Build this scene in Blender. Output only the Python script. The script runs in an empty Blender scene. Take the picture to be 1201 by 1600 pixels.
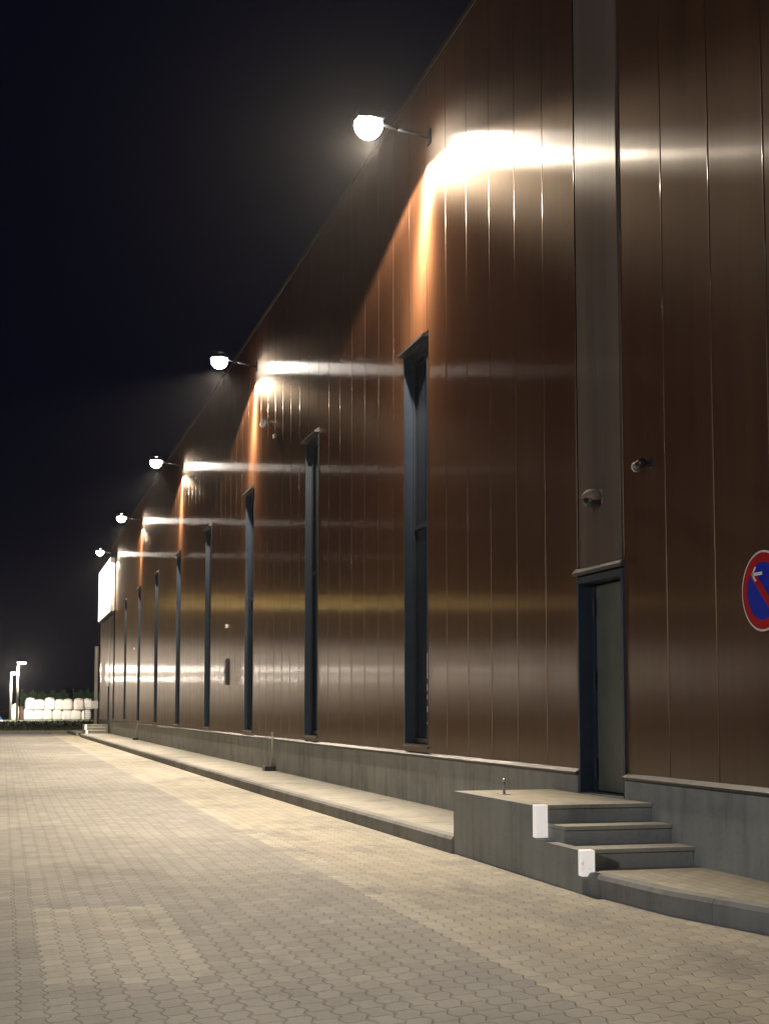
import bpy, bmesh, math, random
from mathutils import Vector, Matrix
random.seed(7)
R = math.radians
scene = bpy.context.scene

# ------------------------------------------------------------------ camera
H = 1.42
YAW = math.atan(600 / 2200); PIT = math.radians(4.8)
cd = bpy.data.cameras.new("camera"); cam = bpy.data.objects.new("camera", cd)
scene.collection.objects.link(cam); scene.camera = cam
cam.location = (0, 0, H)
cam.rotation_euler = (math.pi / 2 + PIT, 0, -YAW)
cd.sensor_fit = 'VERTICAL'; cd.sensor_height = 24.0
cd.lens = 24.0 * 2180 / 1600
cd.shift_y = (308 - 2180 * math.tan(PIT)) / 1600      # rising front: the phone corrected the verticals
cd.clip_end = 3000; cd.clip_start = 0.05

# ------------------------------------------------------------------ world (night sky)
w = bpy.data.worlds.new("World"); scene.world = w; w.use_nodes = True
nt = w.node_tree; nt.nodes.clear()
wo = nt.nodes.new('ShaderNodeOutputWorld'); bg = nt.nodes.new('ShaderNodeBackground')
sky = nt.nodes.new('ShaderNodeTexSky'); sky.sky_type = 'NISHITA'; sky.sun_disc = False
sky.sun_elevation = R(-6); sky.sun_rotation = R(200)
add = nt.nodes.new('ShaderNodeMixRGB'); add.blend_type = 'ADD'; add.inputs[0].default_value = 1
add.inputs[2].default_value = (0.010, 0.012, 0.036, 1)
nt.links.new(sky.outputs[0], add.inputs[1]); nt.links.new(add.outputs[0], bg.inputs[0])
bg.inputs[1].default_value = 0.15
nt.links.new(bg.outputs[0], wo.inputs[0])
scene.view_settings.view_transform = 'Standard'; scene.view_settings.look = 'None'
scene.view_settings.exposure = 0.14; scene.view_settings.gamma = 1.0

# ------------------------------------------------------------------ lamp powers
SPOT_W = 5600; GLOW_W = 260; YARD_W = 2900
HALO_DENSITY = 0.00013
WARM = (1.0, 0.85, 0.66)

# ------------------------------------------------------------------ material helpers
def new_mat(name):
    m = bpy.data.materials.new(name); m.use_nodes = True
    return m, m.node_tree, m.node_tree.nodes['Principled BSDF']
def N(t, kind, **kw):
    n = t.nodes.new(kind)
    for k, v in kw.items(): setattr(n, k, v)
    return n
def M(t, op, a, b=None, c=None):
    n = t.nodes.new('ShaderNodeMath'); n.operation = op
    for i, v in enumerate((a, b, c)):
        if v is None: continue
        if isinstance(v, (int, float)): n.inputs[i].default_value = v
        else: t.links.new(v, n.inputs[i])
    return n.outputs[0]
def noise(t, scale, detail=4, vec=None, rough=0.6):
    n = N(t, 'ShaderNodeTexNoise'); n.inputs['Scale'].default_value = scale
    n.inputs['Detail'].default_value = detail; n.inputs['Roughness'].default_value = rough
    if vec is not None: t.links.new(vec, n.inputs['Vector'])
    return n.outputs[0]
def pos(t): return N(t, 'ShaderNodeNewGeometry').outputs['Position']
def scaled(t, v, s):
    n = N(t, 'ShaderNodeVectorMath', operation='MULTIPLY'); t.links.new(v, n.inputs[0]); n.inputs[1].default_value = s
    return n.outputs[0]
def ramp(t, f, stops):
    n = N(t, 'ShaderNodeValToRGB'); t.links.new(f, n.inputs[0])
    e = n.color_ramp.elements
    while len(e) < len(stops): e.new(0.5)
    for el, (p, c) in zip(e, stops):
        el.position = p; el.color = (c[0], c[1], c[2], 1) if not isinstance(c, (int, float)) else (c, c, c, 1)
    return n.outputs[0]
def bump(t, h, strength, dist=0.01):
    n = N(t, 'ShaderNodeBump'); n.inputs['Strength'].default_value = strength; n.inputs['Distance'].default_value = dist
    t.links.new(h, n.inputs['Height']); return n.outputs[0]
def mixc(t, f, a, b, mode='MIX'):
    n = N(t, 'ShaderNodeMixRGB', blend_type=mode)
    for i, v in ((0, f), (1, a), (2, b)):
        if isinstance(v, (int, float)): n.inputs[i].default_value = v
        elif isinstance(v, tuple): n.inputs[i].default_value = (*v, 1)
        else: t.links.new(v, n.inputs[i])
    return n.outputs[0]

def simple(name, col, rough=0.6, metal=0.0, var=0.12, scale=6, bmp=0.15):
    m, t, b = new_mat(name)
    f = noise(t, scale, 5, pos(t))
    lo = tuple(c * (1 - var) for c in col); hi = tuple(min(1, c * (1 + var)) for c in col)
    t.links.new(ramp(t, f, [(0.3, lo), (0.7, hi)]), b.inputs['Base Color'])
    b.inputs['Roughness'].default_value = rough; b.inputs['Metallic'].default_value = metal
    if bmp: t.links.new(bump(t, noise(t, scale * 8, 4, pos(t)), bmp, 0.003), b.inputs['Normal'])
    return m
def emit(name, col, s):
    m, t, b = new_mat(name)
    b.inputs['Base Color'].default_value = (0.8, 0.8, 0.8, 1)
    b.inputs['Emission Color'].default_value = (*col, 1); b.inputs['Emission Strength'].default_value = s
    return m

def cladding(name, base, gloss_w, lobes):
    """painted sheet steel with a vertical grain: streaks reflections sideways"""
    m, t, b = new_mat(name); t.nodes.remove(b)
    out = t.nodes['Material Output']; p = pos(t)
    fine = noise(t, 1.0, 3, scaled(t, p, (1, 26, 0.25)))
    mid = noise(t, 1.0, 3, scaled(t, p, (1, 2.5, 0.12)))
    blot = noise(t, 1.0, 4, scaled(t, p, (1, 0.5, 0.5)))
    v = M(t, 'ADD', M(t, 'MULTIPLY', fine, 0.5), M(t, 'MULTIPLY', mid, 0.5))
    col = ramp(t, v, [(0.35, tuple(c * .78 for c in base)), (0.65, tuple(c * 1.22 for c in base))])
    dif = N(t, 'ShaderNodeBsdfDiffuse'); t.links.new(col, dif.inputs[0])
    tan = N(t, 'ShaderNodeCombineXYZ'); tan.inputs[1].default_value = 1.0
    buckle = noise(t, 1.0, 1, scaled(t, p, (1, 1.1, 0.45)))
    nb = bump(t, M(t, 'ADD', M(t, 'MULTIPLY', fine, 0.10), buckle), 0.5, 0.011)
    acc = None
    # lobes: spread along the wall, spread up the wall, colour, share
    for ax, ay, c, wt in lobes:
        g = N(t, 'ShaderNodeBsdfAnisotropic', distribution='BECKMANN'); g.inputs['Color'].default_value = (*c, 1)
        g.inputs['Roughness'].default_value = (ax * ay) ** 0.25
        g.inputs['Anisotropy'].default_value = -(1 - math.sqrt(ay / ax))
        t.links.new(tan.outputs[0], g.inputs['Tangent']); t.links.new(nb, g.inputs['Normal'])
        if acc is None: acc = g.outputs[0]; tot = wt
        else:
            tot += wt; mx = N(t, 'ShaderNodeMixShader'); mx.inputs[0].default_value = wt / tot
            t.links.new(acc, mx.inputs[1]); t.links.new(g.outputs[0], mx.inputs[2]); acc = mx.outputs[0]
    fr = N(t, 'ShaderNodeFresnel'); fr.inputs[0].default_value = 1.5
    fac = M(t, 'MULTIPLY', M(t, 'MULTIPLY', M(t, 'ADD', fr.outputs[0], 0.12), gloss_w), M(t, 'ADD', 0.75, M(t, 'MULTIPLY', blot, 0.5)))
    ms = N(t, 'ShaderNodeMixShader'); t.links.new(fac, ms.inputs[0])
    t.links.new(dif.outputs[0], ms.inputs[1]); t.links.new(acc, ms.inputs[2])
    t.links.new(ms.outputs[0], out.inputs[0])
    return m

def pavers(name, cols, along=0.18, across=0.13, zones=False, amp=0.013, joint=0.085):
    m, t, b = new_mat(name); p = pos(t)
    wob = noise(t, 0.7, 2, p)
    s = N(t, 'ShaderNodeSeparateXYZ'); t.links.new(p, s.inputs[0]); X, Y = s.outputs[0], s.outputs[1]
    X = M(t, 'ADD', X, M(t, 'MULTIPLY', wob, 0.05))
    tri = M(t, 'SUBTRACT', M(t, 'PINGPONG', Y, along / 2), along / 4)
    zx = M(t, 'ADD', M(t, 'DIVIDE', X, across), M(t, 'MULTIPLY', M(t, 'SINE', M(t, 'MULTIPLY', Y, 2 * math.pi / along)), amp / across))
    row = M(t, 'FLOOR', zx); fx = M(t, 'SUBTRACT', zx, row)
    par = M(t, 'MULTIPLY', M(t, 'PINGPONG', row, 1.0), 0.5)
    zy0 = M(t, 'ADD', M(t, 'DIVIDE', Y, along), par)
    zy = M(t, 'ADD', zy0, M(t, 'MULTIPLY', M(t, 'SINE', M(t, 'MULTIPLY', fx, 2 * math.pi)), 0.06))
    col = M(t, 'FLOOR', zy); fy = M(t, 'SUBTRACT', zy, col)
    ex = M(t, 'MULTIPLY', M(t, 'MINIMUM', fx, M(t, 'SUBTRACT', 1, fx)), across / joint * 10 * 0.1)
    ey = M(t, 'MULTIPLY', M(t, 'MINIMUM', fy, M(t, 'SUBTRACT', 1, fy)), along / joint * 10 * 0.1)
    e = M(t, 'MINIMUM', ex, ey)            # 0 at a joint
    jm = N(t, 'ShaderNodeMapRange'); jm.interpolation_type = 'SMOOTHSTEP'
    t.links.new(e, jm.inputs[0]); jm.inputs[1].default_value = 0.02; jm.inputs[2].default_value = 0.12
    J = jm.outputs[0]
    cid = N(t, 'ShaderNodeCombineXYZ'); t.links.new(row, cid.inputs[0]); t.links.new(col, cid.inputs[1])
    wn = N(t, 'ShaderNodeTexWhiteNoise'); t.links.new(cid.outputs[0], wn.inputs[0])
    big = noise(t, 0.35, 5, p); med = noise(t, 2.2, 5, p); grain = noise(t, 60, 4, p)
    base = ramp(t, M(t, 'ADD', M(t, 'MULTIPLY', big, 0.75), M(t, 'MULTIPLY', med, 0.25)), [(0.36, cols[0]), (0.64, cols[1])])
    if zones:
        sy = N(t, 'ShaderNodeSeparateXYZ'); t.links.new(p, sy.inputs[0])
        def band(v, a, bb):
            return M(t, 'MULTIPLY', M(t, 'GREATER_THAN', v, a), M(t, 'LESS_THAN', v, bb))
        edge = M(t, 'MULTIPLY', M(t, 'FLOOR', zx), across)
        near_kerb = M(t, 'GREATER_THAN', edge, 2.72)
        base = mixc(t, M(t, 'MULTIPLY', near_kerb, 1.0), base, cols[2])
        strip = band(edge, 2.60, 2.95)
        base = mixc(t, M(t, 'MULTIPLY', strip, 0.55), base, cols[3])
        patch = M(t, 'MULTIPLY', band(edge, 0.25, 1.15), band(M(t, 'MULTIPLY', M(t, 'FLOOR', zy0), along), 7.55, 10.3))
        base = mixc(t, M(t, 'MULTIPLY', patch, 0.85), base, cols[3])
        dust = noise(t, 1.0, 6, scaled(t, p, (0.9, 0.45, 1)), 0.7)
        base = mixc(t, ramp(t, dust, [(0.50, 0.0), (0.66, 0.75)]), base, (0.20, 0.19, 0.17))
        oil = noise(t, 1.6, 3, p, 0.5)
        base = mixc(t, ramp(t, oil, [(0.70, 0.0), (0.76, 0.55)]), base, (0.11, 0.10, 0.09))
        st = noise(t, 1.0, 4, scaled(t, p, (2.2, 0.10, 1)))
        base = mixc(t, ramp(t, st, [(0.45, 0.0), (0.75, 0.45)]), base, cols[0])
    vv = M(t, 'ADD', 0.86, M(t, 'MULTIPLY', wn.outputs[0], 0.20))
    vv = M(t, 'MULTIPLY', vv, M(t, 'ADD', 0.8, M(t, 'MULTIPLY', grain, 0.4)))
    vv = M(t, 'MULTIPLY', vv, M(t, 'ADD', 0.76, M(t, 'MULTIPLY', J, 0.24)))
    sc = N(t, 'ShaderNodeVectorMath', operation='SCALE'); t.links.new(base, sc.inputs[0]); t.links.new(vv, sc.inputs['Scale'])
    t.links.new(sc.outputs[0], b.inputs['Base Color'])
    b.inputs['Roughness'].default_value = 0.75
    hh = M(t, 'ADD', M(t, 'ADD', J, M(t, 'MULTIPLY', wn.outputs[0], 0.35)), M(t, 'MULTIPLY', grain, 0.25))
    t.links.new(bump(t, hh, 0.7, 0.006), b.inputs['Normal'])
    return m

MAT = {}
PALE = (0.9, 0.89, 0.88)
MAT['clad'] = cladding('brown_cladding', (0.080, 0.036, 0.018), 0.95,
    [(0.10, 0.0025, PALE, .12), (0.115, 0.011, PALE, .22), (0.17, 0.042, PALE, .24), (0.45, 0.26, (0.84, 0.70, 0.57), .50)])
MAT['strip'] = cladding('strip_cladding', (0.15, 0.112, 0.09), 0.75,
    [(0.22, 0.03, PALE, .3), (0.30, 0.10, PALE, .4), (0.5, 0.2, (0.7, 0.6, 0.5), .3)])
MAT['paving'] = pavers('yard_paving', [(0.25, 0.24, 0.215), (0.37, 0.345, 0.30), (0.40, 0.36, 0.28), (0.46, 0.43, 0.35)], zones=True)
MAT['paving2'] = pavers('walk_paving', [(0.32, 0.285, 0.21), (0.40, 0.36, 0.27)], along=0.2, across=0.1, amp=0.0, joint=0.08)
MAT['conc'] = simple('concrete', (0.30, 0.30, 0.28), 0.8, var=0.16, scale=1.6)
MAT['conc2'] = simple('pale_concrete', (0.36, 0.34, 0.29), 0.8, var=0.12, scale=2.5)
def weathered(name, col):
    m, t, b = new_mat(name); p = pos(t)
    a = noise(t, 1.3, 6, p, 0.65); dr = noise(t, 1.0, 4, scaled(t, p, (7, 7, 0.6))); pit = noise(t, 45, 3, p)
    v = M(t, 'ADD', M(t, 'MULTIPLY', a, 0.6), M(t, 'MULTIPLY', dr, 0.4))
    c1 = ramp(t, v, [(0.36, tuple(c * .66 for c in col)), (0.5, col), (0.66, tuple(min(1, c * 1.18) for c in col))])
    spots = ramp(t, pit, [(0.30, 0.55), (0.40, 0.0)])
    c2 = mixc(t, spots, c1, tuple(c * .5 for c in col))
    t.links.new(c2, b.inputs['Base Color']); b.inputs['Roughness'].default_value = 0.85
    t.links.new(bump(t, M(t, 'ADD', pit, M(t, 'MULTIPLY', noise(t, 160, 3, p), .5)), 0.35, 0.003), b.inputs['Normal'])
    return m
MAT['conc'] = weathered('concrete', (0.31, 0.31, 0.285))
MAT['conc2'] = weathered('pale_concrete', (0.36, 0.34, 0.29))
MAT['kerb'] = weathered('kerb_concrete', (0.25, 0.245, 0.23))
MAT['flash'] = simple('grey_flashing', (0.06, 0.058, 0.052), 0.45, 0.3, bmp=0)
MAT['trim'] = simple('dark_trim', (0.035, 0.04, 0.05), 0.4, 0.3, bmp=0)
MAT['blue'] = simple('blue_grey_frame', (0.028, 0.043, 0.066), 0.42, 0.1, bmp=0.05)
MAT['door'] = simple('door_grey', (0.125, 0.135, 0.115), 0.4, 0.1, bmp=0.05)
MAT['black'] = simple('black_plastic', (0.02, 0.02, 0.022), 0.35, bmp=0)
MAT['white'] = simple('white_paint', (0.75, 0.75, 0.72), 0.5, var=0.05)
MAT['galv'] = simple('galvanised_steel', (0.42, 0.42, 0.40), 0.4, 0.8, bmp=0.05)
MAT['roof'] = simple('roof_membrane', (0.05, 0.05, 0.05), 0.8)
MAT['cap'] = simple('brown_edge_cap', (0.03, 0.018, 0.012), 0.6, 0.0, bmp=0)
MAT['lens'] = emit('lamp_lens', (1.0, 0.91, 0.80), 48)
MAT['yardlens'] = emit('yard_lens', (1.0, 0.80, 0.72), 60)
MAT['yellens'] = emit('yellow_lens', (1.0, 0.62, 0.16), 25)
MAT['lightbox'] = emit('lightbox_face', (1.0, 0.97, 0.98), 3.0)
MAT['glow_block'] = emit('white_block_glow', (1.0, 0.90, 0.82), 0.48)  # no lamp: glow added to the white end blocks, plain paint came out dim
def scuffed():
    m = MAT['glow_block']; t = m.node_tree; b = t.nodes['Principled BSDF']; p = pos(t)
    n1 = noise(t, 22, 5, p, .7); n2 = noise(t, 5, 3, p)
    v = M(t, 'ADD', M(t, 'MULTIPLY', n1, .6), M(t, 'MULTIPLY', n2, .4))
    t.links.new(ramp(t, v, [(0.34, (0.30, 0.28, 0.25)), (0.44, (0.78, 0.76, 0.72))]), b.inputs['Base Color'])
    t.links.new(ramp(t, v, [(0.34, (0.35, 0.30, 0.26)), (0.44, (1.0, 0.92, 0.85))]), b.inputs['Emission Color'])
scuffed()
MAT['red'] = simple('sign_red', (0.42, 0.012, 0.015), 0.35, var=0.03, bmp=0)
MAT['sblue'] = simple('sign_blue', (0.012, 0.03, 0.42), 0.35, var=0.03, bmp=0)
for k in ('red', 'sblue'): MAT[k].node_tree.nodes['Principled BSDF'].inputs['Specular IOR Level'].default_value = 0.12
MAT['grass'] = simple('grass', (0.06, 0.075, 0.022), 0.9, var=0.5, scale=2)
MAT['leaf'] = simple('leaf', (0.06, 0.17, 0.07), 0.7, var=0.4, scale=1.5, bmp=0)
MAT['hood'] = simple('hood_lit_tan', (0.20, 0.15, 0.11), 0.65, bmp=0)  # tan stands for the light falling on the top of the hood
MAT['bag'] = simple('woven_bag', (0.72, 0.69, 0.63), 0.7, var=0.10, scale=3, bmp=0.3)
MAT['bag2'] = simple('woven_bag_pinkish', (0.68, 0.60, 0.54), 0.7, var=0.10, scale=3, bmp=0.3)
MAT['tarp'] = simple('blue_tarpaulin', (0.03, 0.16, 0.62), 0.4, var=0.15, scale=1, bmp=0.2)
MAT['brown'] = simple('brown_wood', (0.10, 0.04, 0.03), 0.8)
MAT['wire'] = simple('green_wire', (0.03, 0.07, 0.045), 0.5, bmp=0)
MAT['earth'] = simple('earth', (0.07, 0.055, 0.04), 0.95, var=0.35, scale=0.8)
def glass():
    m, t, b = new_mat('dark_glass')
    b.inputs['Base Color'].default_value = (0.012, 0.016, 0.022, 1); b.inputs['Roughness'].default_value = 0.12
    t.links.new(bump(t, noise(t, 1.2, 2, pos(t)), 0.05, 0.01), b.inputs['Normal']); return m
MAT['glass'] = glass()

# ------------------------------------------------------------------ mesh helpers
class MB:
    def __init__(s): s.bm = bmesh.new()
    def box(s, x0, x1, y0, y1, z0, z1, bev=0.0, rot=None, piv=None):
        r = bmesh.ops.create_cube(s.bm, size=1)
        vs = r['verts']
        for v in vs:
            v.co = Vector(((x0 + x1) / 2 + v.co.x * (x1 - x0), (y0 + y1) / 2 + v.co.y * (y1 - y0), (z0 + z1) / 2 + v.co.z * (z1 - z0)))
        if rot is not None:
            bmesh.ops.rotate(s.bm, verts=vs, cent=piv or Vector(((x0+x1)/2, (y0+y1)/2, (z0+z1)/2)), matrix=rot)
        if bev:
            es = list({e for v in vs for e in v.link_edges})
            bmesh.ops.bevel(s.bm, geom=es, offset=bev, segments=2, affect='EDGES', profile=0.6)
        return s
    def quad(s, *pts):
        s.bm.faces.new([s.bm.verts.new(p) for p in pts]); return s
    def tube(s, a, b, r0, r1=None, n=12):
        a = Vector(a); b = Vector(b); d = b - a; r1 = r0 if r1 is None else r1
        q = d.to_track_quat('Z', 'Y').to_matrix().to_4x4()
        bmesh.ops.create_cone(s.bm, cap_ends=True, segments=n, radius1=r0, radius2=r1, depth=d.length,
                              matrix=Matrix.Translation((a + b) / 2) @ q)
        return s
    def ball(s, c, r, sc=(1, 1, 1), u=16, v=10):
        bmesh.ops.create_uvsphere(s.bm, u_segments=u, v_segments=v, radius=r,
                                  matrix=Matrix.Translation(c) @ Matrix.Diagonal((*sc, 1)))
        return s
    def prism(s, outline, axis, a, b):
        """outline (2D) extruded along axis ('x' or 'y' or 'z') from a to b"""
        def P(p, t):
            return {'x': (t, p[0], p[1]), 'y': (p[0], t, p[1]), 'z': (p[0], p[1], t)}[axis]
        v0 = [s.bm.verts.new(P(p, a)) for p in outline]; v1 = [s.bm.verts.new(P(p, b)) for p in outline]
        s.bm.faces.new(v0); s.bm.faces.new(v1[::-1])
        for i in range(len(outline)):
            j = (i + 1) % len(outline); s.bm.faces.new((v0[i], v1[i], v1[j], v0[j]))
        return s
    def build(s, name, mat, parent=None, smooth=False, recalc=True):
        if recalc: bmesh.ops.recalc_face_normals(s.bm, faces=s.bm.faces)
        me = bpy.data.meshes.new(name); s.bm.to_mesh(me); s.bm.free()
        me.materials.append(MAT[mat] if isinstance(mat, str) else mat)
        if smooth:
            for p in me.polygons: p.use_smooth = True
        o = bpy.data.objects.new(name, me); scene.collection.objects.link(o)
        if parent is not None:
            o.parent = parent
            o.matrix_parent_inverse = Matrix.Identity(4)
        return o
def tag(o, label=None, cat=None, group=None, kind=None):
    if label: o['label'] = label
    if cat: o['category'] = cat
    if group: o['group'] = group
    if kind: o['kind'] = kind
    return o
def empty(name, loc, label, cat, group=None):
    o = bpy.data.objects.new(name, None); scene.collection.objects.link(o)
    o.location = loc; o.empty_display_size = 0.2
    return tag(o, label, cat, group)
def copy_tree(o, parent=None):
    c = o.copy(); scene.collection.objects.link(c)
    if parent is not None: c.parent = parent
    for ch in [x for x in list(scene.objects) if x.parent == o]: copy_tree(ch, c)
    return c

def halo_haze():
    m = bpy.data.materials.new('lamp_halo_haze'); m.use_nodes = True; t = m.node_tree; t.nodes.clear()
    o = t.nodes.new('ShaderNodeOutputMaterial'); v = t.nodes.new('ShaderNodeVolumePrincipled')
    v.inputs['Color'].default_value = (0.9, 0.88, 0.88, 1); v.inputs['Density'].default_value = HALO_DENSITY
    v.inputs['Anisotropy'].default_value = 0.86
    t.links.new(v.outputs[0], o.inputs['Volume'])
    MAT['halo_haze'] = m
    g = MB().box(-70, 50, -30, 200, -1.2, 13); tag(g.build('halo_haze', 'halo_haze'), kind='stuff')  # no real mist: thin volume added to give the lamps halos
# ------------------------------------------------------------------ dimensions
WX = 5.42            # cladding face
Y0, Y1 = 2.0, 82.5   # wall runs
ROOF = 10.1
PL = 0.80            # plinth top
SLIT = 18.26; STEP = 6.35 * 1.062
SB, ST = 0.95, 6.42

# ------------------------------------------------------------------ ground
def sheet(name, mat, x0, x1, y0, y1, z, kind='structure'):
    o = MB().quad((x0, y0, z), (x1, y0, z), (x1, y1, z), (x0, y1, z)).build(name, mat)
    tag(o, kind=kind); return o
sheet('ground', 'earth', -900, 900, -300, 1200, -0.02)
sheet('yard', 'paving', -60, 5.3, -25, 86, 0.0)

def kerb_x(y):       # front face of the kerb along the walk
    pts = [(4.5, 7.30), (5.4, 6.1), (6.2, 5.35), (7.2, 4.92), (8.1, 4.66), (9.0, 4.45), (10.0, 4.37), (13.3, 4.30), (23, 4.18), (46, 4.03), (72, 3.86), (86, 3.80)]
    for (a, xa), (b, xb) in zip(pts, pts[1:]):
        if a <= y <= b: return xa + (xb - xa) * (y - a) / (b - a)
    return pts[0][1] if y < pts[0][0] else pts[-1][1]
def kerb_run(ya, yb, nm='kerb'):
    n = max(2, int((yb - ya) / 1.0)) if yb - ya > 6 else 14
    ys = [ya + (yb - ya) * i / n for i in range(n + 1)]
    g = MB(); prof = [(0, 0), (0.0, 0.135), (0.02, 0.165), (0.115, 0.172), (0.115, 0)]
    rings = [[g.bm.verts.new((kerb_x(y) + dx, y, z)) for dx, z in prof] for y in ys]
    for a, b in zip(rings, rings[1:]):
        for i in range(len(prof) - 1): g.bm.faces.new((a[i], a[i+1], b[i+1], b[i]))
    g.bm.faces.new(rings[0]); g.bm.faces.new(rings[-1][::-1])
    return tag(g.build(nm, 'kerb'), kind='structure')
def walk_run(ya, yb, mat, nm='pavement'):
    n = max(2, int((yb - ya) / 1.0)) if yb - ya > 6 else 14
    ys = [ya + (yb - ya) * i / n for i in range(n + 1)]
    g = MB(); r = [(g.bm.verts.new((kerb_x(y) + 0.135, y, 0.166)), g.bm.verts.new((max(WX + 0.1, kerb_x(y) + .2), y, 0.166)), g.bm.verts.new((kerb_x(y) + 0.135, y, 0.1))) for y in ys]
    for a, b in zip(r, r[1:]):
        g.bm.faces.new((a[0], a[1], b[1], b[0])); g.bm.faces.new((a[2], a[0], b[0], b[2]))
    return tag(g.build(nm, mat), kind='structure')

FAR = 10 * STEP * 0.952     # offset of the far stair copy
ST_A, ST_B = 10.10, 13.27
FA, FB = 73.28, 76.45
y = 4.5
def stones(a, b):           # kerb stones of one metre, with joints
    k = a
    while k < b - 0.05:
        L = 1.0 if k < 30 else 6.0
        e = min(b, k + L); kerb_run(k, e - 0.006); k = e
stones(4.5, ST_A); stones(ST_B, FA); stones(FB, 86)
walk_run(4.5, 10.4, 'paving2'); walk_run(ST_B, FA, 'conc2'); walk_run(FB, 86, 'conc2')

# ------------------------------------------------------------------ the hall
hall = empty('industrial_hall', (WX, 40, 0), 'long brown metal clad industrial hall with narrow slit windows and grey concrete plinth', 'building')
hall.location = (0, 0, 0)
slits = [SLIT + STEP * k for k in range(9)]
slits = [18.24 + 6.72 * k for k in range(9)]
DOOR = (11.60, 12.66); DOOR2 = (74.8, 75.86)
HW = 0.56
open_ = [(s - HW, s + HW, SB, ST) for s in slits] + [(DOOR[0], DOOR[1], 0.0, 2.70), (DOOR2[0], DOOR2[1], 0.0, 2.70)]
open_.sort()
g = MB()
strips = [DOOR, DOOR2]
def face(y0, y1, z0, z1): g.quad((WX, y0, z0), (WX, y0, z1), (WX, y1, z1), (WX, y1, z0))
yy = Y0
for (a, b, z0, z1) in open_:
    face(yy, a, PL, ROOF)
    if z0 > 0:
        face(a, b, PL, z0); face(a, b, z1, ROOF)
    yy = b
face(yy, Y1, PL, ROOF)
g.quad((WX, Y0, 0), (WX + 40, Y0, 0), (WX + 40, Y0, ROOF), (WX, Y0, ROOF))
g.quad((WX, Y1, 0), (WX, Y1, ROOF), (WX + 40, Y1, ROOF), (WX + 40, Y1, 0))
g.quad((WX + 40, Y0, 0), (WX + 40, Y1, 0), (WX + 40, Y1, ROOF), (WX + 40, Y0, ROOF))
g.build('wall', 'clad', hall, recalc=False)
# panel seams: a slim rounded rib with a groove beside it
seam_y = []
k = 12.66 - 0.84 * 14
sy = 12.66 + 0.0
ys = [12.66 - 1.06 - 0.84 * i for i in range(0, 11)] + [12.66 + 0.84 * i for i in range(0, 83)]
def blocked(y): return [(z0, z1) for (a, b, z0, z1) in open_ if a - 0.02 < y < b + 0.02]
g = MB()
def rib(y, z0, z1):
    n = 6; r = 0.008
    pr = [(WX - 0.28 * r * math.sin(math.pi * i / n), y - r * math.cos(math.pi * i / n)) for i in range(n + 1)]
    g.prism(pr, 'z', z0, z1)
for y in ys:
    if y < Y0 or y > Y1 - 0.1: continue
    bl = blocked(y)
    if not bl: rib(y, PL + 0.05, ROOF - 0.05)
    else:
        z0, z1 = bl[0]
        if z0 > 0: rib(y, PL + 0.05, z0 - 0.05)
        rib(y, z1 + 0.08, ROOF - 0.05)
ribs = g.build('panel_joints', 'clad', hall, smooth=True); ribs['kind'] = 'stuff'
for (a, b) in strips:
    MB().box(WX - 0.012, WX + 0.02, a + 0.04, b - 0.06, 2.79, ROOF - 0.02, 0.004).build('cladding_strip', 'strip', hall)
MB().box(WX - 0.008, WX + 0.30, Y0 - .05, Y1 + 0.05, ROOF, ROOF + 0.09, 0.01).build('roof_edge', 'cap', hall)
MB().box(WX + 0.31, WX + 40, Y0, Y1, ROOF - 0.2, ROOF + 0.02).build('roof', 'roof', hall)
# plinth in runs, interrupted by the doors; its face stands proud of the cladding
g = MB()
for (a, b) in ((Y0, DOOR[0]), (DOOR[1] + 0.003, DOOR2[0]), (DOOR2[1] + 0.003, Y1)):
    k = a
    while k < b - 0.01:
        e = min(b, k + 6.0); g.box(WX - 0.03, WX + 0.20, k, e - 0.008, -0.1, PL - 0.02, 0.004); k = e
g.build('plinth', 'conc', hall)
g = MB()
for (a, b) in ((Y0, DOOR[0]), (DOOR[1], DOOR2[0]), (DOOR2[1], Y1)):
    g.prism([(WX + 0.03, PL + 0.045), (WX - 0.004, PL + 0.045), (WX - 0.052, PL + 0.012), (WX - 0.052, PL - 0.012), (WX + 0.03, PL - 0.012)], 'y', a, b)
g.build('drip_flashing', 'flash', hall)
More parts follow.
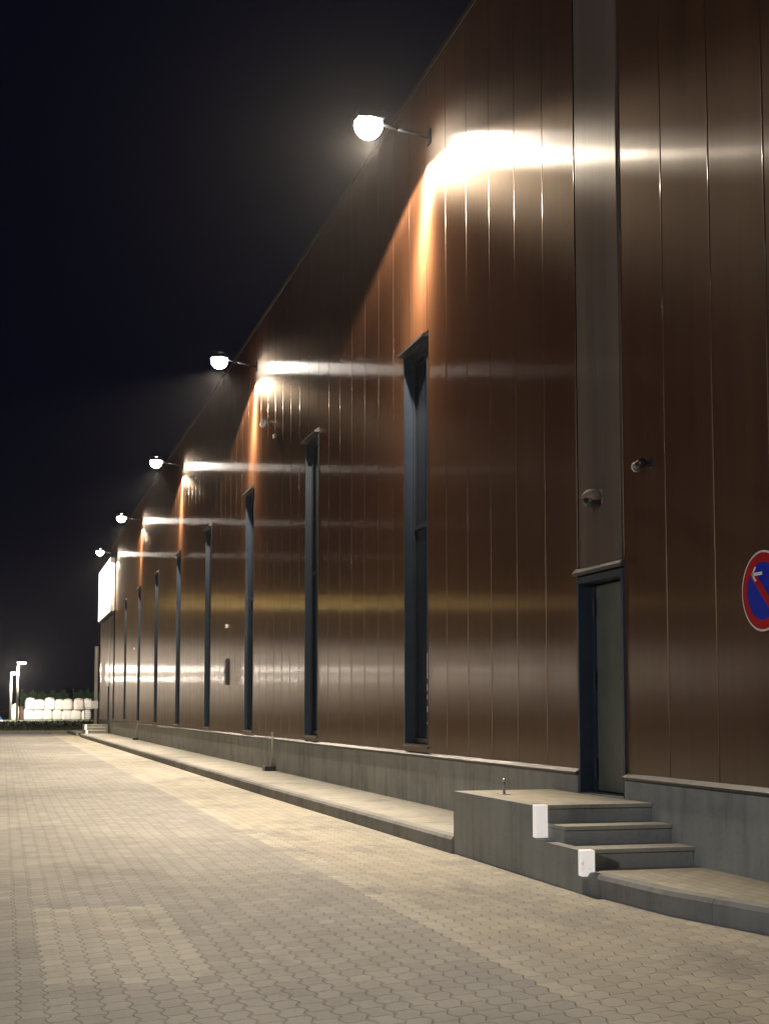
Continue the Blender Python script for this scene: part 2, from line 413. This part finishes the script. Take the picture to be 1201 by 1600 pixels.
# slit windows
RD = 0.17
for i, s in enumerate(slits):
    a, b = s - HW, s + HW
    f = MB()
    f.box(WX - 0.006, WX + RD, b - 0.025, b - 0.001, SB, ST)             # far jamb
    f.box(WX - 0.006, WX + RD, a + 0.001, a + 0.025, SB, ST)
    f.box(WX - 0.004, WX + RD, a + 0.026, b - 0.026, ST - 0.03, ST - 0.001)
    fr = f.build('window', 'blue', hall)
    p = MB().box(WX + RD - 0.02, WX + RD + 0.01, a + 0.09, b - 0.09, SB + 0.07, ST - 0.07)
    p.build('pane', 'glass', fr)
    m_ = MB(); X0, X1 = WX + RD - 0.06, WX + RD - 0.021
    m_.box(X0, X1, a + 0.026, a + 0.09, SB + .001, ST - .031, 0.004); m_.box(X0, X1, b - 0.09, b - 0.026, SB + .001, ST - .031, 0.004)
    m_.box(X0, X1, a + 0.092, b - 0.092, SB + .002, SB + 0.07, 0.004); m_.box(X0, X1, a + 0.092, b - 0.092, ST - 0.10, ST - .032, 0.004)
    for zz in (3.95,): m_.box(X0 + .004, X1, a + 0.092, b - 0.092, zz - 0.03, zz + 0.03, 0.004)
    m_.build('frame', 'trim', fr)
    MB().prism([(WX + 0.05, SB - 0.035), (WX - 0.035, SB - 0.05), (WX - 0.035, SB - 0.03), (WX + RD, SB + 0.002), (WX + RD, SB - 0.035)], 'y', a - 0.03, b + 0.03).build('sill', 'flash', fr)
    MB().prism([(WX - 0.09, ST + 0.0), (WX - 0.09, ST + 0.03), (WX - 0.002, ST + 0.09), (WX - 0.002, ST + 0.0)], 'y', a - 0.06, b + 0.06).build('drip_cap', 'flash' if i else 'trim', fr)
    if i == 0:
        for (z0, z1, yo) in ((1.82, 2.16, 0), (1.66, 1.75, .01), (1.55, 1.61, -.005), (1.38, 1.46, .01), (1.22, 1.25, 0)):
            MB().box(WX - 0.008, WX - 0.0065, a + 0.0, a + 0.024 + yo * .3, z0, z1).build('sticker', 'white', fr)
# doors
def door_set(a, b, parent):
    f = MB()
    f.box(WX - 0.02, WX + 0.24, b - 0.045, b - 0.001, 0.62, 2.70); f.box(WX - 0.02, WX + 0.24, a + 0.001, a + 0.045, 0.62, 2.70)
    f.box(WX - 0.018, WX + 0.24, a + 0.046, b - 0.046, 2.64, 2.70)
    f.box(WX + 0.12, WX + 0.24, b - 0.11, b - 0.046, 0.622, 2.638)
    f.box(WX + 0.12, WX + 0.24, a + 0.046, a + 0.09, 0.622, 2.638)
    d = MB().box(WX + 0.14, WX + 0.20, a + 0.092, b - 0.113, 0.64, 2.62, 0.004).build('door', 'door', parent)
    f.build('frame', 'blue', d)
    for z in (0.85, 1.7, 2.4):
        MB().tube((WX + 0.115, b - 0.115, z - 0.09), (WX + 0.115, b - 0.115, z + 0.09), 0.014).build('hinge', 'black', d)
    h = MB(); h.box(WX + .125, WX + .139, a + .13, a + .17, 1.58, 1.80, 0.004); h.tube((WX + .13, a + .15, 1.70), (WX + .075, a + .15, 1.70), .01)
    h.tube((WX + .078, a + .145, 1.70), (WX + .078, a + .28, 1.70), .01); h.build('handle', 'black', d)
    MB().prism([(WX - 0.05, 2.715), (WX - 0.05, 2.745), (WX - 0.002, 2.79), (WX - 0.002, 2.715)], 'y', a - 0.03, b + 0.05).build('rain_hood', 'flash', d)
    MB().box(WX + 0.0, WX + 0.24, a + .001, b - .001, 0.50, 0.62).build('threshold', 'conc', d)
door_set(*DOOR, hall); door_set(*DOOR2, hall)

# ------------------------------------------------------------------ entrance steps
def make_steps(off, label):
    t = empty('entrance_steps', (0, off, 0), label, 'steps', 'concrete entrance steps along the hall')
    FX = 4.33 if off == 0 else 4.33
    y0, y1, yb = 10.10, 11.06, 13.28
    # parapet wall with the stepped outline
    MB().prism([(y0 + .002, 0.0), (y0 + .002, 0.33), (y1 + .02, 0.33), (y1 + .02, 0.612), (yb, 0.612), (yb, 0.0)], 'x', FX, FX + 0.10).build('side_wall', 'conc', t)
    MB().box(FX - 0.004, FX + 0.104, y0 - 0.012, y0 + 0.07, 0.135, 0.335, 0.008).build('white_end_block', 'glow_block', t)
    MB().box(FX - 0.004, FX + 0.104, y1 - 0.012, y1 + 0.07, 0.345, 0.618, 0.008).build('white_end_block', 'glow_block', t)
    ry = [10.31, 10.70, 11.06]; rz = [0.32, 0.468, 0.618]
    for i in range(3):
        ye = ry[i + 1] + 0.05 if i < 2 else 11.40
        g = MB().box(FX + 0.102, WX - 0.032, ry[i], ye, 0.10 if i == 0 else rz[i - 1] - 0.01, rz[i] - 0.035, 0.004)
        g.build('riser', 'conc', t)
        MB().box(FX + 0.102, WX - 0.032, ry[i] - 0.022, ye, rz[i] - 0.033, rz[i], 0.006).build('tread', 'conc2', t)
    g = MB().box(FX + 0.102, WX - 0.032, 11.412, yb - 0.122, 0.1, 0.612)
    g.build('landing', 'paving2', t)
    MB().box(WX - 0.03, WX + 0.12, DOOR[0] + .003, DOOR[1] - .001, 0.1, 0.609).build('door_slab', 'conc2', t)
    MB().box(FX + 0.101, WX - 0.032, yb - 0.12, yb, 0.0, 0.613, 0.006).build('end_wall', 'conc', t)
    return t
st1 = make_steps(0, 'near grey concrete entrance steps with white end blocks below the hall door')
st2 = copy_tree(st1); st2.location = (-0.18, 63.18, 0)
st2['label'] = 'far entrance steps with bright white blocks at the distant hall corner'

t = empty('door_stop', (4.62, 12.62, 0.612), 'small chrome door stop post standing on the paved landing', 'door stop')
MB().box(-.05, .05, -.06, .06, 0.001, .006, .002).build('base_plate', 'galv', t)
MB().tube((0, 0, .006), (0, 0, .125), .014).ball((0, 0, .13), .019).build('post', 'galv', t, True)

# ------------------------------------------------------------------ wall lamps (flood lights on short arms)
LY = [17.54, 30.9, 44.4, 57.9, 70.9]; LZ = 9.2; AX = 0.84
LAB = ['nearest wall floodlight on short arm, biggest and brightest glow high on the hall',
       'second nearest wall floodlight on arm, above and beyond the widest slit window',
       'middle one of the five glowing wall floodlights along the hall',
       'fourth wall floodlight from the camera, next before the one above the white light box',
       'farthest small wall floodlight directly above the white light box']
def make_wall_lamp(y):
    t = empty('wall_lamp', (WX, y, LZ), LAB[0], 'wall lamp', 'wall floodlights along the hall')
    MB().box(-.02, -.001, -.07, .07, -.10, .10, .004).build('wall_plate', 'trim', t)
    g = MB().tube((-.02, 0, 0), (-.45, 0, .06), .022).tube((-.45, 0, .06), (-AX + .1, 0, .12), .022)
    g.build('arm', 'trim', t, True)
    g = MB().box(-AX - .21, -AX + .17, -.19, .19, .11, .22, .03)
    g.box(-AX - .14, -AX + .10, -.10, .10, .22, .26, .01); g.build('housing', 'trim', t)
    MB().ball((-AX - .02, 0, .075), .19, (1.0, 1.0, 1.0), 24, 16).build('lens', 'lens', t, True)
    return t
def add_lights(y, i):
    for kind, wt, sz in ((152, SPOT_W, 0.10),):
        ld = bpy.data.lights.new('wall_lamp_light', 'SPOT'); ld.energy = wt; ld.color = WARM; ld.shadow_soft_size = sz
        ld.spot_size = R(kind); ld.spot_blend = 0.12 if kind < 160 else 0.03
        lo = bpy.data.objects.new('wall_lamp_light', ld); scene.collection.objects.link(lo)
        if kind < 160:       # photometric curve of the luminaire: a lobe straight down and one to each side along the wall
            ld.use_nodes = True; t = ld.node_tree; em = t.nodes['Emission']
            nv = N(t, 'ShaderNodeTexCoord').outputs['Normal']; sp = N(t, 'ShaderNodeSeparateXYZ'); t.links.new(nv, sp.inputs[0])
            an = M(t, 'ARCTAN2', sp.outputs[1], M(t, 'ABSOLUTE', sp.outputs[2]))
            def lobe(c, w_): return M(t, 'EXPONENT', M(t, 'MULTIPLY', M(t, 'POWER', M(t, 'DIVIDE', M(t, 'ABSOLUTE', M(t, 'SUBTRACT', an, c)), w_), 2.0), -1.0))
            nr = N(t, 'ShaderNodeMapRange'); t.links.new(sp.outputs[0], nr.inputs[0]); nr.inputs[1].default_value = 0.16; nr.inputs[2].default_value = 0.50
            pat = M(t, 'ADD', M(t, 'MULTIPLY', M(t, 'MULTIPLY', lobe(R(13), R(14)), nr.outputs[0]), 2.1), M(t, 'MULTIPLY', M(t, 'ADD', lobe(R(71), R(8)), M(t, 'MULTIPLY', lobe(R(-60), R(8)), 0.12)), 0.45))
            mr = N(t, 'ShaderNodeMapRange'); t.links.new(sp.outputs[0], mr.inputs[0]); mr.inputs[1].default_value = 0.0; mr.inputs[2].default_value = 0.10
            sd = N(t, 'ShaderNodeMapRange'); t.links.new(an, sd.inputs[0]); sd.inputs[1].default_value = R(-25); sd.inputs[2].default_value = R(5)
            pat = M(t, 'ADD', M(t, 'ADD', 0.10, M(t, 'MULTIPLY', sd.outputs[0], 0.20)), pat)           # towards the wall the housing splits the beam into three
            tot = M(t, 'ADD', M(t, 'MULTIPLY', mr.outputs[0], pat), M(t, 'MULTIPLY', M(t, 'SUBTRACT', 1.0, mr.outputs[0]), 0.95))
            t.links.new(tot, em.inputs['Strength'])
        lo.location = (-AX - .02, 0, -.14); lo.parent = lamps[i]
lamps = []
wl = make_wall_lamp(LY[0])
for i, y in enumerate(LY):
    o = wl if i == 0 else copy_tree(wl)
    o.location = (WX, y, LZ + (-0.05 if i == 0 else 0)); o['label'] = LAB[i]; lamps.append(o)
for i, y in enumerate(LY): add_lights(y, i)

# ------------------------------------------------------------------ light box sign at the far corner
t = empty('light_box_sign', (WX - 0.02, 75.4, 7.8), 'big glowing blank white light box sign high at the far corner of the hall', 'sign')
t.location = (WX - 0.02, 75.1, 7.72)
MB().box(-.25, -.02, -3.6, 5.3, -1.45, 1.45, .01).build('casing', 'trim', t)
MB().box(-.27, -.252, -3.52, 5.22, -1.37, 1.37, .004).build('sign_face', 'lightbox', t)
MB().box(-.23, -.05, -3.615, -3.602, -1.35, 1.35).build('sign_end_face', 'galv', t)

# ------------------------------------------------------------------ round no-parking sign, flat on the wall
t = empty('no_parking_sign', (WX - 0.035, 9.15, 2.29), 'round blue and red no parking sign with white arrow on the brown wall', 'sign')
def disc(r0, x0, x1, mat, nm, par, n=64, r1=0.0):
    g = MB(); ring = lambda r, x: [g.bm.verts.new((x, r * math.cos(2 * math.pi * i / n), r * math.sin(2 * math.pi * i / n))) for i in range(n)]
    if r1 == 0:
        a, b = ring(r0, x0), ring(r0, x1); g.bm.faces.new(a); g.bm.faces.new(b[::-1])
        for i in range(n): j = (i + 1) % n; g.bm.faces.new((a[i], b[i], b[j], a[j]))
    else:
        A, B, C, D = ring(r0, x0), ring(r1, x0), ring(r0, x1), ring(r1, x1)
        for i in range(n):
            j = (i + 1) % n
            g.bm.faces.new((A[i], A[j], B[j], B[i])); g.bm.faces.new((C[i], D[i], D[j], C[j]))
            g.bm.faces.new((A[i], C[i], C[j], A[j])); g.bm.faces.new((B[i], B[j], D[j], D[i]))
    return g.build(nm, mat, par)
disc(0.30, -.004, 0, 'white', 'sign_plate', t)
disc(0.285, -.007, -.0042, 'red', 'red_ring', t, r1=0.215)
disc(0.2145, -.0065, -.0042, 'sblue', 'blue_field', t)
g = MB()          # seen from the yard, +y is to the left: the bar falls from upper left to lower right
g.box(-.0086, -.0068, -.25, .25, -.032, .032, rot=Matrix.Rotation(R(45), 3, 'X')); g.build('red_bar', 'red', t)
g = MB()          # arrow pointing left, in the upper part
g.box(-.0105, -.0088, -.005, .135, .118, .142)
for sgn in (1, -1):
    g.prism([(.145, .13), (.125, .13), (.075, .13 + sgn * .052), (.102, .13 + sgn * .055)], 'x', -.0105, -.0088)
ar = g.build('arrow', 'white', t)
for zz in (-.16, .16): MB().box(0.001, .034, -.02, .02, zz - .02, zz + .02).build('bracket', 'galv', t)

# ------------------------------------------------------------------ small fittings on the wall
t = empty('bulkhead_lamp', (WX - 0.014, 12.10, 3.42), 'unlit round hooded wall lamp on the pale strip above the door', 'lamp')
g = MB().ball((-.075, 0, 0), .10, (0.95, 1.05, 0.75)); g.build('hood', 'hood', t, True)
MB().tube((-.075, 0, -.085), (-.075, 0, -.02), .07, .095, 20).build('diffuser', 'black', t, True)  # black stands for the shade under the hood
MB().box(-.01, 0.0, -.07, .07, -.07, .07, .003).build('back_plate', 'galv', t)
t = empty('security_camera', (WX, 11.02, 3.56), 'white security camera on the brown wall right of the pale strip', 'security camera', 'security cameras on the hall')
MB().tube((-.004, 0, 0), (-.09, 0, 0), .018).box(-.02, -.001, -.04, .04, -.04, .04, .003).build('bracket', 'black', t)
MB().tube((-.10, -.04, -.0), (-.10, .09, -.02), .038, .042, 16).build('housing', 'black', t, True)
MB().ball((-.10, .095, -.02), .046, (1, 0.5, 1)).build('lens', 'white', t, True)
t = empty('security_camera', (WX, 28.7, 7.47), 'white security camera on short bracket high above the second slit window', 'security camera', 'security cameras on the hall')
MB().tube((-.001, 0, 0), (-.20, 0, .02), .018).build('bracket', 'galv', t)
MB().tube((-.22, -.1, 0), (-.22, .22, -.03), .06, .06, 14).build('housing', 'white', t, True)
MB().box(-.03, -.001, -.07, .07, -.34, -.26, .006).build('junction_box', 'white', t)
for (y, z, lb) in ((34.9, 3.5, 'small white wall sensor on cladding between third and fourth slit windows'),
                   (60.6, 4.0, 'small white wall sensor on the distant cladding near the far steps')):
    t = empty('wall_sensor', (WX, y, z), lb, 'sensor', 'small sensors on the hall wall')
    MB().box(-.06, -.001, -.11, .11, -.045, .045, .01).build('casing', 'white', t)
    MB().box(-.075, -.061, -.04, .04, -.02, .02, .004).build('lens', 'black', t)
t = empty('wall_box', (WX, 34.75, 2.35), 'narrow dark upright box on the wall between third and fourth slit windows', 'meter box')
MB().box(-.06, -.001, -.12, .12, -.33, .33, .01).build('body', 'trim', t)
MB().box(-.072, -.061, -.10, .10, -.29, .29, .004).build('cover', 'trim', t)
MB().box(-.09, -.0725, .06, .08, -.05, .05, .004).build('handle', 'galv', t)
for (y, lb) in ((28.3, 'galvanised downpipe stub with dark outlet block on the walk below second slit window'),
                (58.0, 'distant galvanised downpipe stub with dark outlet block farther along the walk')):
    t = empty('outlet_pipe', (WX - .08, y, 0.166), lb, 'pipe', 'outlet pipes at the plinth')
    MB().tube((0, 0, .10), (0, 0, .74), .016).ball((0, 0, .75), .03).build('pipe', 'conc2', t, True)
    MB().box(-.18, .04, -.16, .16, 0.001, .10, .015).build('outlet_block', 'black', t)

t = empty('corner_post', (5.22, 82.6, 0), 'slim pale grey round post standing at the far hall corner', 'post')
MB().tube((0, 0, 0), (0, 0, 5.0), .11, .11, 16).build('shaft', 'conc2', t, True)
MB().tube((0, 0, 5.0), (0, 0, 5.05), .14, .12, 16).build('post_cap', 'galv', t, True)
MB().box(-.22, .12, -.135, -.115, 1.45, 1.9, .004).build('white_plate', 'white', t)

# ------------------------------------------------------------------ far side of the yard
def far(px, Y):      # ground position at distance Y in the direction that the yard's far edge shows
    a = math.atan((px - 600.5) / 2180 / math.cos(PIT) * 1.0) ; ang = YAW + a
    return math.tan(ang) * Y
o = MB()
n = 60
xs = [-70 + 95 * i / n for i in range(n + 1)]
prof = [(86.1, 0.0), (86.1, 0.13), (86.35, 0.13), (87, 0.14), (95, 0.16), (104, 0.24), (114, 0.33), (122, 0.36), (175, 0.36)]
g = MB()
rr = [[g.bm.verts.new((x, y, z + (random.uniform(-.02, .03) if y > 87 and y < 120 else 0))) for (y, z) in prof[2:]] for x in xs]
for a, b in zip(rr, rr[1:]):
    for i in range(len(a) - 1): g.bm.faces.new((a[i], b[i], b[i+1], a[i+1]))
tag(g.build('grass_bank', 'grass'), kind='structure')
g = MB().box(-60, 5.6, 86.0, 86.36, -.01, .145, .01); tag(g.build('yard_edge_kerb', 'kerb'), kind='structure')
g = MB(); rnd = random.Random(3)      # tufts
for i in range(9000):
    x = rnd.uniform(-30, 9); y = rnd.uniform(86.6, 121); z = 0.13 + (y - 86) / 36 * .22
    h = rnd.uniform(.05, .20) * (1.0 if rnd.random() < .93 else 1.8); a = rnd.uniform(0, 3.14); wd = rnd.uniform(.03, .10)
    c, s_ = math.cos(a) * wd, math.sin(a) * wd; tx, ty = rnd.uniform(-.07, .07), rnd.uniform(-.07, .07)
    g.bm.faces.new([g.bm.verts.new(p) for p in ((x - c, y - s_, z - .02), (x + c, y + s_, z - .02), (x + tx, y + ty, z + h))])
tag(g.build('grass', 'grass'), 'rough grass growing on the bank beyond the yard', 'grass', kind='stuff')

PZ = 0.36
def make_bag(nm, mat, seed):
    r = random.Random(seed); g = MB()
    bmesh.ops.create_cube(g.bm, size=1); bmesh.ops.subdivide_edges(g.bm, edges=g.bm.edges[:], cuts=7, use_grid_fill=True)
    for v in g.bm.verts:
        x, y, z = v.co * 2
        rad = 1 / max(1e-6, (abs(x) ** 5 + abs(y) ** 5) ** (1 / 5)) if (x or y) else 1
        k = min(1, rad * max(abs(x), abs(y)))
        bul = 1 + .07 * (1 - z * z)
        top = 0
        if z > .99: top = .24 * math.exp(-1.3 * (x * x + y * y)) - .05 * r.random()
        tp = 1 - .14 * max(0, z) ** 4
        v.co = Vector((x * k * .49 * bul * tp, y * k * .49 * bul * tp, (z + 1) / 2 * .98 + top))
        v.co += Vector((r.uniform(-.018, .018), r.uniform(-.018, .018), r.uniform(-.012, .012) if z > -.9 else 0))
    return g
def bag(x, y, z, mat, seed, label, sc=(1, 1, 1)):
    t = empty('bulk_bag', (x, y, z), label, 'bulk bag', 'white bulk bags stacked on the bank')
    t.rotation_euler.z = random.uniform(-.12, .12); t.scale = sc
    make_bag('bag', mat, seed).build('bag_body', mat, t, True)
    for sx in (-1, 1):
        for sy_ in (-1, 1):
            MB().tube((sx * .36, sy_ * .36, .93), (sx * .30, sy_ * .20, 1.13), .022, n=6).tube((sx * .30, sy_ * .20, 1.13), (sx * .22, sy_ * .36, .96), .022, n=6).build('lifting_loop', mat, t)
    return t
ords = ['first', 'second', 'third', 'fourth', 'fifth', 'sixth', 'seventh']
BY = 145
for tier in (0, 1):
    for i in range(7):
        px = 48 + 15.0 * i + (2.5 if tier else 0) + random.uniform(-1.4, 1.4)
        m_ = 'bag2' if (tier == 1 and i in (4, 5)) else 'bag'
        x = far(px, BY)
        bag(x, BY + random.uniform(-.15, .15), PZ + tier * 1.0, m_, i * 7 + tier,
            '%s bulk bag from the left in the %s row of the stack beyond the yard' % (ords[i], 'upper' if tier else 'lower'), (random.uniform(.95, 1.14), 1, random.uniform(.9, 1.0) if not tier else random.uniform(.86, 1.08)))
bag(far(146, BY + 3), BY + 3, PZ, 'bag', 90, 'pale bulk bag on its own behind the wire fence by the hall corner', (.8, .8, 1.2))
bag(far(28, BY - 2), BY - 2, PZ, 'bag', 91, 'narrow white bulk bag on its own beside the light poles', (.75, .8, 1.35))
t = empty('wooden_post', (far(38, BY), BY - 1, PZ), 'short dark brown post left of the stacked white bags', 'post')
MB().box(-.13, .13, -.13, .13, 0, 1.25, .02).build('shaft', 'brown', t); MB().box(-.16, .16, -.16, .16, 1.252, 1.32, .01).build('post_cap', 'brown', t)

def wire_fence(x0, x1, y, h, label):
    t = empty('wire_fence', (x0, y, 0.3), label, 'fence')
    n = int((x1 - x0) / 1.25) + 1
    for i in range(n + 1):
        x = (x1 - x0) * i / n; MB().tube((x, 0, 0), (x, 0, h), .035, n=8).build('post', 'galv', t)
    g = MB()
    for k in range(8): g.tube((0, 0, .1 + k * (h - .15) / 7), (x1 - x0, 0, .1 + k * (h - .15) / 7), .012, n=5)
    k = 0
    while k < x1 - x0: g.tube((k, .012, .05), (k, .012, h - .03), .008, n=4); k += .12
    g.build('wire_mesh', 'wire', t)
wire_fence(far(136, 120), far(158, 120), 120, 1.3, 'low wire mesh fence between the bags and the hall corner')

# blue tarpaulin over a heap, at the left edge
bx = far(2, 132)
t = empty('covered_heap', (bx, 132, PZ), 'blue tarpaulin sheet over a heap at the left edge of the yard', 'tarpaulin')
g = MB(); n = 16; vs = {}
for i in range(n + 1):
    for j in range(n + 1):
        u = -1.6 + 2.2 * i / n; v = -1 + 2 * j / n
        r_ = math.hypot((u + .6) / 1.05, v); z = max(0, 1.25 * (1 - r_ ** 1.6)) + random.uniform(-.03, .03) * (r_ < 1)
        vs[i, j] = g.bm.verts.new((u, v, z))
for i in range(n):
    for j in range(n): g.bm.faces.new((vs[i, j], vs[i+1, j], vs[i+1, j+1], vs[i, j+1]))
g.build('sheet', 'tarp', t, True)
MB().box(-1.7, -.1, -1.12, -1.02, 0, .22, .03).build('weight_beam', 'white', t)

# hedges
def hedge(x0, x1, y, h, seed, label):
    t = empty('hedge', ((x0 + x1) / 2, y, PZ), label, 'hedge', 'green hedges behind the bags')
    r = random.Random(seed); g = MB(); L = x1 - x0
    prof = [h * (0.90 + .10 * math.sin(i * .5 + seed) * 0.6 + .03 * r.uniform(-1, 1)) for i in range(60)]
    for i in range(int(L * 1500)):
        x = r.uniform(-L / 2, L / 2); hh = prof[int((x + L / 2) / L * 59)]
        z = r.uniform(.0, 1) ** .8 * hh; yy = r.uniform(-.7, .7) * (1 - .4 * (z / h) ** 3)
        if r.random() < .12: z += r.uniform(0, .15)
        s_ = r.uniform(.05, .12); n1 = Vector((r.uniform(-1, 1), r.uniform(-1, 1), r.uniform(-1, 1))).normalized(); n2 = n1.orthogonal().normalized()
        c = Vector((x, yy, z))
        g.bm.faces.new([g.bm.verts.new(c + n1 * s_), g.bm.verts.new(c + n2 * s_ * .6), g.bm.verts.new(c - n1 * s_), g.bm.verts.new(c - n2 * s_ * .6)])
    me = g.build('crown', 'leaf', t)
    g = MB(); k = -L / 2 + .5
    while k < L / 2: g.tube((k, 0, 0), (k + r.uniform(-.1, .1), 0, h * .7), .05, .02, 6); k += 1.2
    g.build('stems', 'brown', t)
hedge(far(36, 160), far(111, 160), 160, 3.25, 1, 'long green hedge behind the stacked white bags, left of its gap')
hedge(far(117, 160), far(172, 160), 160, 3.4, 2, 'green hedge behind the bags nearest the hall corner')

# light poles
def yard_pole(x, y, h, label, lens='yardlens', col=(1.0, .90, .78), watts=None, hd=1, group='tall light poles round the yard', soft=.3):
    t = empty('light_pole', (x, y, PZ if y > 90 else 0), label, 'light pole', group)
    MB().tube((0, 0, 0), (0, 0, h), .12, .09, 14).build('pole', 'conc2', t, True)
    MB().tube((0, 0, h), (hd * .35, -.1, h + .25), .05, .05, 8).build('arm', 'galv', t, True)
    MB().box(hd * .35 - .45, hd * .35 + .45, -.35, .15, h + .22, h + .32, .03).build('housing', 'galv', t)
    MB().box(hd * .35 - .38, hd * .35 + .38, -.30, .10, h + .12, h + .21, .02).build('lens', lens, t)
    ld = bpy.data.lights.new('pole_light', 'POINT'); ld.energy = watts or YARD_W; ld.color = col; ld.shadow_soft_size = soft
    lo = bpy.data.objects.new('pole_light', ld); scene.collection.objects.link(lo); lo.parent = t; lo.location = (hd * .35, -.4, h - .3)
yard_pole(far(31, 136), 136, 5.2, 'taller lit light pole left of the stacked white bags')
yard_pole(far(21, 139), 139, 4.3, 'shorter lit light pole at the far left, left of the taller one')
yard_pole(-9.0, 74, 7.4, 'tall yard light pole with a warm yellow lamp on the left of the yard', 'yellens', (1.0, .66, .22), 140)
yard_pole(-13.0, -2, 7.5, 'cool white light pole standing on the left of the yard beside the camera', 'yardlens', (0.86, .92, 1.0), 3600)
for px, py, ph, lb in ((-16.0, 132, 4.6, 'added unseen low light pole beyond the left side of the yard, nearest of its row'),
                       (-30.0, 150, 3.4, 'added unseen low light pole beyond the left side of the yard, shortest of its row'),
                       (-24.0, 168, 7.2, 'added unseen light pole beyond the left side of the yard, tallest of its row'),
                       (-46.0, 140, 5.6, 'added unseen light pole beyond the left side of the yard, farthest out of its row')):
    yard_pole(px, py, ph, lb, 'yardlens', (1.0, .82, .62), 1000, soft=2.8)  # unseen row with oversized soft lamps, added for the low sheen on the wall
halo_haze()
